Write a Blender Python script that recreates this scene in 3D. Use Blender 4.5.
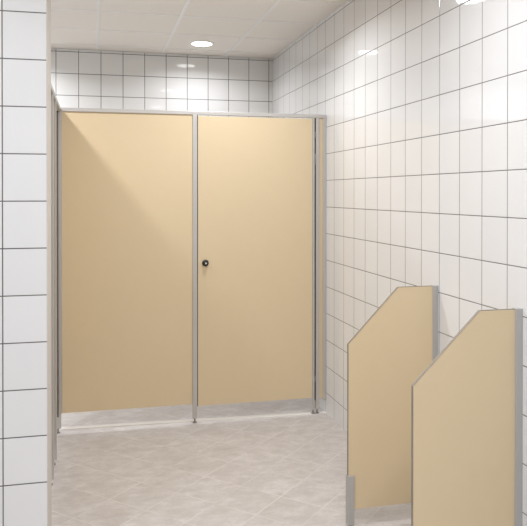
import bpy, bmesh, math
from mathutils import Vector
for o in list(bpy.data.objects): bpy.data.objects.remove(o)
S = bpy.context.scene
C = S.collection
H = 1.6556                                   # eye height

# ------------------------------------------------------------------ camera
cam = bpy.data.cameras.new('camera'); co = bpy.data.objects.new('camera', cam); C.objects.link(co)
co.location = (0, 0, H); co.rotation_euler = (math.pi/2 - .0062, 0, -.2364)
cam.sensor_fit = 'HORIZONTAL'; cam.sensor_width = 36; cam.lens = 701.16/527*36
cam.shift_x = .0009; cam.shift_y = -.1237; cam.clip_start = .05
S.camera = co
# ------------------------------------------------------------------ world and exposure
w = bpy.data.worlds.new('world'); S.world = w; w.use_nodes = True
w.node_tree.nodes['Background'].inputs[0].default_value = (1, 1, 1, 1)
w.node_tree.nodes['Background'].inputs[1].default_value = 0.0
S.view_settings.view_transform = 'Standard'; S.view_settings.look = 'None'
S.view_settings.gamma = 1; S.view_settings.use_curve_mapping = False
S.view_settings.exposure = 0.04
LAMP_W = 9.0                                # watts of each downlight
LAMP_C = (.97, .99, 1.03)
SPREAD = math.radians(154)
# room numbers (metres)
XR, XL = 1.699, -1.75
YB, YF = 6.6627, -3.4
ZC = H + 1.3207
YS = 5.03                                    # plane of the stall front
XP = -.235                                   # plane of the side stall front
YN = 3.122                                   # face of the near wall
XN = -.1935
T = .2

# ------------------------------------------------------------------ materials
def lin(r, g, b):
    f = lambda c: (c/255/12.92) if c/255 <= .04045 else ((c/255+.055)/1.055)**2.4
    return (f(r), f(g), f(b), 1)
class N:
    def __init__(s, name):
        s.m = bpy.data.materials.new(name); s.m.use_nodes = True
        s.t = s.m.node_tree; s.b = s.t.nodes['Principled BSDF']
    def n(s, typ, **k):
        x = s.t.nodes.new(typ)
        for a, v in k.items(): setattr(x, a, v)
        return x
    def l(s, a, b): s.t.links.new(a, b)
    def math(s, op, a, b=None, c=None, clamp=False):
        x = s.n('ShaderNodeMath', operation=op, use_clamp=clamp)
        for i, v in enumerate((a, b, c)):
            if v is None: continue
            if hasattr(v, 'links'): s.l(v, x.inputs[i])
            else: x.inputs[i].default_value = v
        return x.outputs[0]
    def mix(s, f, a, b):
        x = s.n('ShaderNodeMix', data_type='RGBA')
        for i, v in ((0, f), (6, a), (7, b)):
            if hasattr(v, 'links'): s.l(v, x.inputs[i])
            else: x.inputs[i].default_value = v
        return x.outputs[2]
    def comb(s, x, y, z):
        c = s.n('ShaderNodeCombineXYZ')
        for i, v in enumerate((x, y, z)):
            if hasattr(v, 'links'): s.l(v, c.inputs[i])
            else: c.inputs[i].default_value = v
        return c.outputs[0]
    def pos(s):
        g = s.n('ShaderNodeNewGeometry'); p = s.n('ShaderNodeSeparateXYZ'); s.l(g.outputs['Position'], p.inputs[0])
        return p.outputs
    def noise(s, vec, scale, detail=3, rough=.5):
        x = s.n('ShaderNodeTexNoise'); x.inputs['Scale'].default_value = scale
        x.inputs['Detail'].default_value = detail; x.inputs['Roughness'].default_value = rough
        if vec is not None: s.l(vec, x.inputs['Vector'])
        return x.outputs['Fac']
    def ramp(s, f, stops):
        x = s.n('ShaderNodeValToRGB'); e = x.color_ramp.elements
        while len(e) > 1: e.remove(e[0])
        e[0].position, e[0].color = stops[0]
        for p, c in stops[1:]:
            k = e.new(p); k.color = c
        s.l(f, x.inputs[0]); return x.outputs[0]
    def bump(s, h, strength, dist, normal=None):
        x = s.n('ShaderNodeBump'); x.inputs['Strength'].default_value = strength; x.inputs['Distance'].default_value = dist
        s.l(h, x.inputs['Height'])
        if normal is not None: s.l(normal, x.inputs['Normal'])
        return x.outputs[0]

def tile_coord(m, c, off):
    """tile index and distance (in tiles) to the nearest joint along one axis"""
    q = m.math('DIVIDE', m.math('SUBTRACT', c, off), T)
    idx = m.math('FLOOR', q); fr = m.math('SUBTRACT', q, idx)
    return idx, m.math('MINIMUM', fr, m.math('SUBTRACT', 1, fr)), fr
def wall_tile(name, axis, off_h, off_z, grout_mm=3.2, col=(233, 233, 233), gcol=(128, 126, 124)):
    m = N(name); p = m.pos()
    i1, d1, f1 = tile_coord(m, p[axis], off_h); i2, d2, f2 = tile_coord(m, p[2], off_z)
    g = grout_mm/2/1000/T
    d = m.math('MINIMUM', d1, d2)
    mr = m.n('ShaderNodeMapRange', interpolation_type='SMOOTHSTEP'); m.l(d, mr.inputs[0])
    mr.inputs[1].default_value = g*.85; mr.inputs[2].default_value = g*1.25
    body = mr.outputs[0]
    wn = m.n('ShaderNodeTexWhiteNoise', noise_dimensions='3D'); m.l(m.comb(i1, i2, 3.3), wn.inputs['Vector'])
    a = lin(*col); v = m.mix(wn.outputs['Value'], tuple(x*.97 for x in a[:3])+(1,), a)
    geo = m.n('ShaderNodeNewGeometry')
    gl = m.mix(m.noise(geo.outputs['Position'], 9), lin(*[x-14 for x in gcol]), lin(*[x+10 for x in gcol]))
    m.l(m.mix(body, gl, v), m.b.inputs['Base Color'])
    m.l(m.math('SUBTRACT', .75, m.math('MULTIPLY', body, .715)), m.b.inputs['Roughness'])
    m.b.inputs['IOR'].default_value = 1.5
    # pillowed edge, soft glaze waves and a slightly different tilt of each tile
    e = m.n('ShaderNodeMapRange', interpolation_type='SMOOTHSTEP'); m.l(d, e.inputs[0])
    e.inputs[1].default_value = g*.6; e.inputs[2].default_value = g*3.4
    sep = m.n('ShaderNodeSeparateColor'); m.l(wn.outputs['Color'], sep.inputs[0])
    tilt = m.math('ADD', m.math('MULTIPLY', m.math('SUBTRACT', sep.outputs[0], .5), f1),
                  m.math('MULTIPLY', m.math('SUBTRACT', sep.outputs[1], .5), f2))
    wav = m.math('MULTIPLY', m.noise(geo.outputs['Position'], 7, 1), .08)
    h = m.math('ADD', m.math('ADD', m.math('MULTIPLY', tilt, .5), wav), m.math('MULTIPLY', e.outputs[0], .35))
    m.l(m.bump(h, 1.0, .0011), m.b.inputs['Normal'])
    return m.m
M_right = wall_tile('glazed white tile of the long wall', 1, 2.6407, H+.0982, 4.0, gcol=(112, 110, 108))
M_back = wall_tile('glazed white tile of the end wall', 0, 1.699-.0355, H+.0982, 5.0, col=(236, 236, 236), gcol=(84, 82, 80))
M_near = wall_tile('glazed white tile of the near wall', 0, -.3747, H-.0326, 4.6, gcol=(96, 94, 92))
M_left = wall_tile('glazed white tile of the left wall', 1, 2.6407, H+.0982, 3.0)

def floor_tile():
    m = N('diagonal stone floor tile'); p = m.pos(); W = .3647
    u = m.math('DIVIDE', m.math('SUBTRACT', m.math('SUBTRACT', p[1], p[0]), 3.433), W)
    v = m.math('DIVIDE', m.math('SUBTRACT', m.math('ADD', p[1], p[0]), 3.953), W)
    iu, iv = m.math('FLOOR', u), m.math('FLOOR', v)
    fu, fv = m.math('SUBTRACT', u, iu), m.math('SUBTRACT', v, iv)
    du = m.math('MINIMUM', fu, m.math('SUBTRACT', 1, fu)); dv = m.math('MINIMUM', fv, m.math('SUBTRACT', 1, fv))
    mr = m.n('ShaderNodeMapRange', interpolation_type='SMOOTHSTEP'); m.l(m.math('MINIMUM', du, dv), mr.inputs[0])
    mr.inputs[1].default_value = .007; mr.inputs[2].default_value = .014
    wn = m.n('ShaderNodeTexWhiteNoise', noise_dimensions='3D'); m.l(m.comb(iu, iv, 1.7), wn.inputs['Vector'])
    g = m.n('ShaderNodeNewGeometry')
    off = m.n('ShaderNodeVectorMath', operation='ADD'); m.l(g.outputs['Position'], off.inputs[0])
    sc = m.n('ShaderNodeVectorMath', operation='SCALE'); m.l(wn.outputs['Color'], sc.inputs[0]); sc.inputs['Scale'].default_value = 30
    m.l(sc.outputs[0], off.inputs[1])
    mp = m.n('ShaderNodeMapping'); mp.inputs['Rotation'].default_value = (0, 0, .6); mp.inputs['Scale'].default_value = (1, 1.7, 1)
    m.l(off.outputs[0], mp.inputs[0])
    n1 = m.noise(mp.outputs[0], 8, 7, .68); n2 = m.noise(off.outputs[0], 60, 3, .6)
    f = m.math('ADD', m.math('MULTIPLY', n1, .8), m.math('MULTIPLY', n2, .2))
    base = m.ramp(f, [(.3, lin(186, 178, 174)), (.5, lin(203, 197, 193)), (.66, lin(220, 215, 213))])
    base = m.mix(m.math('MULTIPLY', wn.outputs['Value'], .22), base, lin(186, 178, 172))
    worn = m.n('ShaderNodeMapRange'); m.l(m.noise(g.outputs['Position'], 3.5, 2), worn.inputs[0])
    worn.inputs[1].default_value = .38; worn.inputs[2].default_value = .62; worn.inputs[3].default_value = .25; worn.inputs[4].default_value = 1
    joint = m.math('MULTIPLY', m.math('SUBTRACT', 1, mr.outputs[0]), worn.outputs[0])
    m.l(m.mix(joint, base, lin(221, 216, 211)), m.b.inputs['Base Color'])
    m.l(m.math('ADD', .38, m.math('MULTIPLY', n1, .2)), m.b.inputs['Roughness'])
    h = m.math('ADD', mr.outputs[0], m.math('MULTIPLY', f, .5))
    m.l(m.bump(h, .5, .001), m.b.inputs['Normal'])
    return m.m
M_floor = floor_tile()

def plain(name, rgb, rough=.5, metal=0, var=.04, scale=30, bump=0, stretch=None, spec=.5):
    m = N(name); tc = m.n('ShaderNodeTexCoord'); v = tc.outputs['Object']
    if stretch:
        mp = m.n('ShaderNodeMapping'); mp.inputs['Scale'].default_value = stretch; m.l(v, mp.inputs[0]); v = mp.outputs[0]
    n = m.noise(v, scale, 4)
    a = lin(*rgb)
    m.l(m.mix(n, tuple(x*(1-var) for x in a[:3])+(1,), tuple(min(1, x*(1+var)) for x in a[:3])+(1,)), m.b.inputs['Base Color'])
    m.b.inputs['Roughness'].default_value = rough; m.b.inputs['Metallic'].default_value = metal
    m.b.inputs['Specular IOR Level'].default_value = spec
    if bump: m.l(m.bump(n, bump, .001), m.b.inputs['Normal'])
    return m.m
M_tan = plain('tan laminate', (222, 202, 167), .42, var=.018, scale=14, bump=.05)
M_edge = plain('grey brown laminate edge', (140, 131, 120), .5)
M_alu = plain('satin aluminium', (200, 197, 193), .42, metal=.45, var=.03, scale=60, stretch=(20, 20, .6))
M_aludark = plain('grey aluminium channel', (182, 180, 178), .5, metal=.1, var=.03, scale=60, stretch=(20, 20, .6))
M_steel = plain('hinge steel', (150, 148, 146), .35, metal=.8)
M_gapshade = plain('dark gap shade', (62, 54, 50), .8)  # dark colour standing in for the shade in the door gaps
M_seamshade = plain('grey seam shade', (112, 104, 97), .7)  # grey standing in for shade in the side stall seams
M_black = plain('black plastic', (8, 8, 8), .38)
M_pin = plain('pale indicator', (205, 203, 198), .35)
M_ceil = plain('ceiling board', (247, 242, 235), .9, var=.02, scale=180, bump=.12)
M_bar = plain('white enamelled ceiling bar', (250, 249, 247), .35, var=.01)
M_strip = plain('pale floor joint', (226, 221, 213), .6, var=.05, scale=20)
M_plaster = plain('beige grey painted wall end', (206, 199, 191), .6, var=.02)
M_wplain = plain('painted white wall', (228, 226, 222), .6, var=.02)
def emis(name, col, st):
    m = N(name); m.b.inputs['Base Color'].default_value = (.9, .9, .9, 1)
    m.b.inputs['Emission Color'].default_value = (*col, 1); m.b.inputs['Emission Strength'].default_value = st
    return m.m
M_fill = emis('lit fill panel diffuser', (1, .99, .97), 2.5)  # glow of the added fill panels
M_glow = emis('lit diffuser', (1, .99, .97), 10)

# ------------------------------------------------------------------ mesh helpers
def bx(bm, x0, x1, y0, y1, z0, z1, bev=0):
    r = bmesh.ops.create_cube(bm, size=1)['verts']
    for v in r: v.co = ((x0+x1)/2+v.co.x*(x1-x0), (y0+y1)/2+v.co.y*(y1-y0), (z0+z1)/2+v.co.z*(z1-z0))
    if bev:
        es = {e for v in r for e in v.link_edges}
        bmesh.ops.bevel(bm, geom=list(es), offset=bev, segments=2, affect='EDGES', profile=.6)
def lathe(bm, prof, c, axis='z', n=32):
    """prof: (radius, height) pairs turned about an axis through c"""
    rings = []
    for r, h in prof:
        ring = []
        for k in range(n):
            a = 2*math.pi*k/n; x, y = r*math.cos(a), r*math.sin(a)
            p = {'z': (x, y, h), 'y': (x, h, y), 'x': (h, x, y)}[axis]
            ring.append(bm.verts.new(Vector(p)+Vector(c)))
        rings.append(ring)
    for a, b in zip(rings, rings[1:]):
        for k in range(n): bm.faces.new((a[k], a[(k+1) % n], b[(k+1) % n], b[k]))
    bm.faces.new(rings[0]); bm.faces.new(rings[-1][::-1])
def prism(bm, pts, y0, y1):
    a = [bm.verts.new((x, y0, z)) for x, z in pts]; b = [bm.verts.new((x, y1, z)) for x, z in pts]
    bm.faces.new(a); bm.faces.new(b[::-1]); n = len(pts)
    for i in range(n): bm.faces.new((a[i], b[i], b[(i+1) % n], a[(i+1) % n]))
def obj(name, bm, mat, parent=None, smooth=False):
    bmesh.ops.recalc_face_normals(bm, faces=bm.faces)
    me = bpy.data.meshes.new(name); bm.to_mesh(me); bm.free(); me.materials.append(mat)
    if smooth:
        me.shade_smooth()
        me.set_sharp_from_angle(angle=math.radians(40))
    o = bpy.data.objects.new(name, me); C.objects.link(o)
    if parent is not None:
        o.parent = parent
        q = parent; off = Vector((0, 0, 0))
        while q is not None: off += q.location; q = q.parent
        for v in me.vertices: v.co -= off      # all shapes are written in room coordinates
    return o
def box(name, mat, parent, *a, bev=0):
    bm = bmesh.new(); bx(bm, *a, bev=bev); return obj(name, bm, mat, parent)
def turned(name, mat, parent, prof, c, axis='z', n=32):
    bm = bmesh.new(); lathe(bm, prof, c, axis, n); return obj(name, bm, mat, parent, True)
def thing(name, label, cat, loc, group=None):
    o = bpy.data.objects.new(name, None); C.objects.link(o); o.location = loc
    o.empty_display_size = .1
    o['label'] = label; o['category'] = cat
    if group: o['group'] = group
    return o
def struct(name, mat, *a, bev=0):
    o = box(name, mat, None, *a, bev=bev); o['kind'] = 'structure'; return o

# ------------------------------------------------------------------ room shell
struct('floor', M_floor, XL-.15, XR+.15, YF-.15, YB+.15, -.1, 0)
struct('ceiling', M_ceil, XL-.15, XR+.15, YF-.15, YB+.15, ZC, ZC+.1)
struct('wall_right', M_right, XR, XR+.15, YF-.15, YB+.15, 0, ZC)
struct('wall_back', M_back, XL-.15, XR, YB, YB+.15, 0, ZC)
struct('wall_left', M_left, XL-.15, XL, YF-.15, YB, 0, ZC)
struct('wall_front', M_wplain, XL, XR, YF-.15, YF, 0, ZC)
struct('wall_near', M_near, XL, XN-.004, YN, YN+.265, 0, ZC)
struct('trim_1', M_plaster, XN-.004, XN, YN+.0006, YN+.265, 0, ZC-.0005)      # painted end of the near wall
# pale joint across the floor under the stall front
bm = bmesh.new()
vs = [bm.verts.new(p) for p in ((-.235, 5.095, .0), (XR, 5.012, .0), (XR, 5.062, .0), (-.235, 5.15, .0))]
f = bm.faces.new(vs); r = bmesh.ops.extrude_face_region(bm, geom=[f])
for v in r['geom']:
    if isinstance(v, bmesh.types.BMVert): v.co.z = .0025
o = obj('trim_2', bm, M_strip); o['kind'] = 'structure'
# ceiling grid: long bars and cross bars, and the angle along the walls
k = 3
gx = [.031+.6*i for i in range(-2, 3)]
for x in gx:
    struct('trim_%d' % k, M_bar, x-.012, x+.012, YF, YB, ZC-.004, ZC, bev=.001); k += 1
y = 6.419
while y > YF:
    bm = bmesh.new()
    edges = [XL] + gx + [XR]
    for a, b in zip(edges, edges[1:]): bx(bm, a+.0125, b-.0125, y-.010, y+.010, ZC-.0032, ZC, bev=.0008)
    o = obj('trim_%d' % k, bm, M_bar); o['kind'] = 'structure'; k += 1
    y -= .6
struct('trim_%d' % k, M_bar, XR-.02, XR, YF, YB, ZC-.006, ZC-.004); k += 1
struct('trim_%d' % k, M_bar, XL, XR-.02, YB-.02, YB, ZC-.006, ZC-.004); k += 1

# ------------------------------------------------------------------ downlights and added fill panels
def downlight(x, y, label, power=LAMP_W):
    t = thing('recessed_downlight', label, 'ceiling light', (x, y, ZC), 'round ceiling downlights')
    turned('bezel', M_bar, t, [(.088, 0), (.088, -.006), (.092, -.009), (.103, -.009), (.108, -.004), (.108, 0)], (x, y, ZC-.0002), n=48)
    turned('diffuser', M_glow, t, [(.0, -.0065), (.086, -.0065), (.086, -.010), (.0, -.0105)][1:3] , (x, y, ZC), n=48)
    ld = bpy.data.lights.new('downlight', 'AREA'); ld.shape = 'DISK'; ld.size = .17; ld.energy = power; ld.color = LAMP_C; ld.spread = SPREAD
    lo = bpy.data.objects.new('downlight_lamp', ld); C.objects.link(lo); lo.parent = t; lo.location = (0, 0, -.0125)
    return t
for x, y, watt, lb in (
        (.92, 6.119, 7.5, 'round lit ceiling downlight near the end wall, above the beige stall door'),
        (.92, 4.30, 14, 'round ceiling downlight out in front of the stall door, mirrored in the tiled wall'),
        (-.80, 6.119, 17, 'round ceiling downlight near the end wall above the side stalls'),
        (-.80, 4.30, 17.5, 'round ceiling downlight above the side stalls, behind the near wall'),
        (.92, 2.50, 13, 'round ceiling downlight above the urinal dividers'),
        (-.80, 2.30, 8, 'round ceiling downlight just in front of the near wall'),
        (.92, .70, 10, 'round ceiling downlight over the entrance by the long tiled wall')):
    downlight(x, y, lb, watt)
def fill_light(x, y, label, watt):  # unseen panel, added to fill in light from the camera side
    t = thing('added_fill_light', label, 'ceiling light', (x, y, ZC), 'added square fill lights')
    bm = bmesh.new()
    for a in ((-.285, .285, -.285, -.265), (-.285, .285, .265, .285), (-.285, -.265, -.265, .265), (.265, .285, -.265, .265)):
        bx(bm, x+a[0], x+a[1], y+a[2], y+a[3], ZC-.012, ZC-.0002)
    obj('frame', bm, M_bar, t)
    box('diffuser', M_fill, t, x-.2648, x+.2648, y-.2648, y+.2648, ZC-.008, ZC-.0002)
    ld = bpy.data.lights.new('panel', 'AREA'); ld.shape = 'SQUARE'; ld.size = .52; ld.energy = watt; ld.color = LAMP_C
    lo = bpy.data.objects.new('fill_lamp', ld); C.objects.link(lo); lo.parent = t; lo.location = (0, 0, -.0125)
fill_light(.931, -1.681, 'added, unseen square fill light over the entrance, the right one of the two at the back', 3)
fill_light(-1.469, -1.681, 'added, unseen square fill light over the entrance, the left one of the two at the back', 5)
fill_light(.331, .719, 'added, unseen square fill light straight above the viewer', 30)

# ------------------------------------------------------------------ stall front with door
RT, RB = H+.592, H+.566                     # header rail top and underside
t = thing('toilet_partition', 'wide beige toilet stall front with closed door, in grey aluminium frame across the room', 'toilet partition', (.72, YS, 0))
def post(par, x0, x1, y0, y1, top, foot_top=.035, ring=True):
    p = box('post', M_alu, par, x0, x1, y0, y1, foot_top, top, bev=.002)
    cx, cy = (x0+x1)/2, (y0+y1)/2
    turned('foot', M_steel, p, [(.015, .0027), (.015, .007), (.006, .010), (.006, foot_top+.004)], (cx, cy, 0), n=24)
    return p
PB = .137                                    # underside of the fixed panel
box('header_rail', M_alu, t, -.2225, XR-.001, YS-.016, YS+.016, RB, RT, bev=.002)
box('edge_strip', M_alu, t, -.2225, -.2165, YS-.014, YS+.014, PB, RB-.0003)
box('fixed_panel', M_tan, t, -.216, .6885, YS-.007, YS+.007, PB, RB)
post(t, .689, .721, YS-.016, YS+.016, RB-.0003)
box('gap_shade', M_gapshade, t, .7212, .7262, YS-.012, YS+.010, .12, RB-.0005)  # dark strip in place of the shaded gap beside the post
post(t, 1.590, 1.6068, YS-.0125, YS+.010, RB-.0003, foot_top=.030)
box('gap_shade', M_gapshade, t, 1.607, 1.6168, YS-.006, YS+.010, .10, RB-.0005)  # dark strip closing the hinge gap so it reads as shade
post(t, 1.617, 1.643, YS-.016, YS+.016, RB-.0003)
box('filler_panel', M_tan, t, 1.6435, 1.672, YS-.007, YS+.007, .115, RB-.0003)
box('wall_channel', M_alu, t, 1.6725, XR-.0005, YS-.016, YS+.016, .105, RB-.0003, bev=.0015)
DB = .122
d = box('door', M_tan, t, .727, 1.5885, YS-.010, YS+.004, DB, RB-.008, bev=.0008)
for z0, z1 in ((H+.46, H+.42), (H+.295, H+.215), (.245, .285)):
    z0, z1 = min(z0, z1), max(z0, z1)
    turned('hinge', M_steel, d, [(.0055, z0), (.0065, z0+.002), (.0065, z1-.002), (.0055, z1)], (1.6119, YS-.0125, 0), n=20)
kx, kz = .780, H-.502
kn = turned('turn_knob', M_black, d, [(.019, .0), (.024, -.003), (.024, -.010), (.019, -.013), (.0165, -.016), (.0185, -.028), (.0165, -.032), (.009, -.033)],
            (kx, YS-.010, kz), 'y', 36)
turned('indicator', M_pin, d, [(.0068, 0), (.0068, -.0012), (.005, -.0018)], (kx, YS-.0432, kz), 'y', 24)

# ------------------------------------------------------------------ side stall fronts (seen almost edge on)
t = thing('toilet_partition', 'side row of stall fronts seen edge-on beside the near wall, at left', 'toilet partition', (XP, 4.2, 0))
box('header_rail', M_alu, t, XP-.034, XP+.012, 3.3885, YS+.016, RB, RT, bev=.002)
for y0, y1 in ((5.014, 5.046), (4.43, 4.462), (4.124, 4.156), (3.54, 3.572)):
    post(t, XP-.032, XP+.012, y0, y1, RB-.0003)
for y0, y1 in ((4.999, 5.0135), (4.409, 4.4295), (4.104, 4.1235)):
    box('gap_shade', M_seamshade, t, XP-.017, XP-.004, y0, y1, .12, RB-.0005)  # added strips painting the dark seams between posts and doors
box('wall_channel', M_alu, t, XP-.032, XP+.010, 3.3885, 3.405, .10, RB-.0003)
box('filler_panel', M_tan, t, XP-.030, XP-.018, 3.4055, 3.5395, PB, RB-.0003)
box('filler_panel', M_tan, t, XP-.030, XP-.018, 4.1565, 4.4295, PB, RB-.0003)
for a, b in ((4.464, 5.012), (3.574, 4.122)):
    dd = box('door', M_tan, t, XP-.031, XP-.019, a+.004, b-.004, .13, RB-.008, bev=.0008)
    turned('latch', M_black, dd, [(.018, .0), (.018, .003), (.010, .004)], (XP-.0188, a+.08, H-.503), 'x', 28)

# ------------------------------------------------------------------ urinal dividers
def divider(y, xl, zc, xch, top, xr, zb, label):
    t = thing('urinal_divider', label, 'urinal divider', ((xl+XR)/2, y, 0), 'urinal dividers on the right wall')
    th = .013
    bm = bmesh.new(); prism(bm, [(xl+.0012, zb), (xr+.004, zb), (xr+.004, top-.0012), (xch+.0005, top-.0012), (xl+.0012, zc-.0005)], y, y+th)
    obj('panel', bm, M_tan, t)
    # thin edging that follows the free edge up the front, over the slope and along the top
    out = [(xl, zb), (xl, zc), (xch, top), (xr, top)]; e = .0018
    inn = [(xr, top-e), (xch+e*.45, top-e), (xl+e, zc-e*.4), (xl+e, zb)]
    bm = bmesh.new(); prism(bm, out+inn, y-.0006, y+th+.0006)
    obj('edging', bm, M_edge, t)
    ch = bmesh.new(); bx(ch, xr, XR-.0004, y-.008, y+th+.008, zb-.01, top+.002, bev=.0012)
    obj('wall_channel', ch, M_aludark, t)
    lg = bmesh.new(); bx(lg, xl-.004, xl+.0305, y-.009, y+th+.009, .018, .262, bev=.0015)
    lo = obj('leg', lg, M_aludark, t); lo['label'] = 'grey aluminium leg bracket'
    turned('foot', M_steel, lo, [(.016, .0002), (.016, .006), (.007, .009), (.007, .022)], (xl+.016, y+th/2, 0), n=24)
divider(3.258, 1.2165, .912, 1.482, 1.1865, 1.6705, .094,
        'beige urinal divider nearer the stalls, partly behind the other, its grey leg showing')
divider(2.536, 1.2165, .899, 1.508, 1.1845, 1.6675, .094,
        'nearest beige urinal divider, at the lower right corner of the photo, running out of frame')
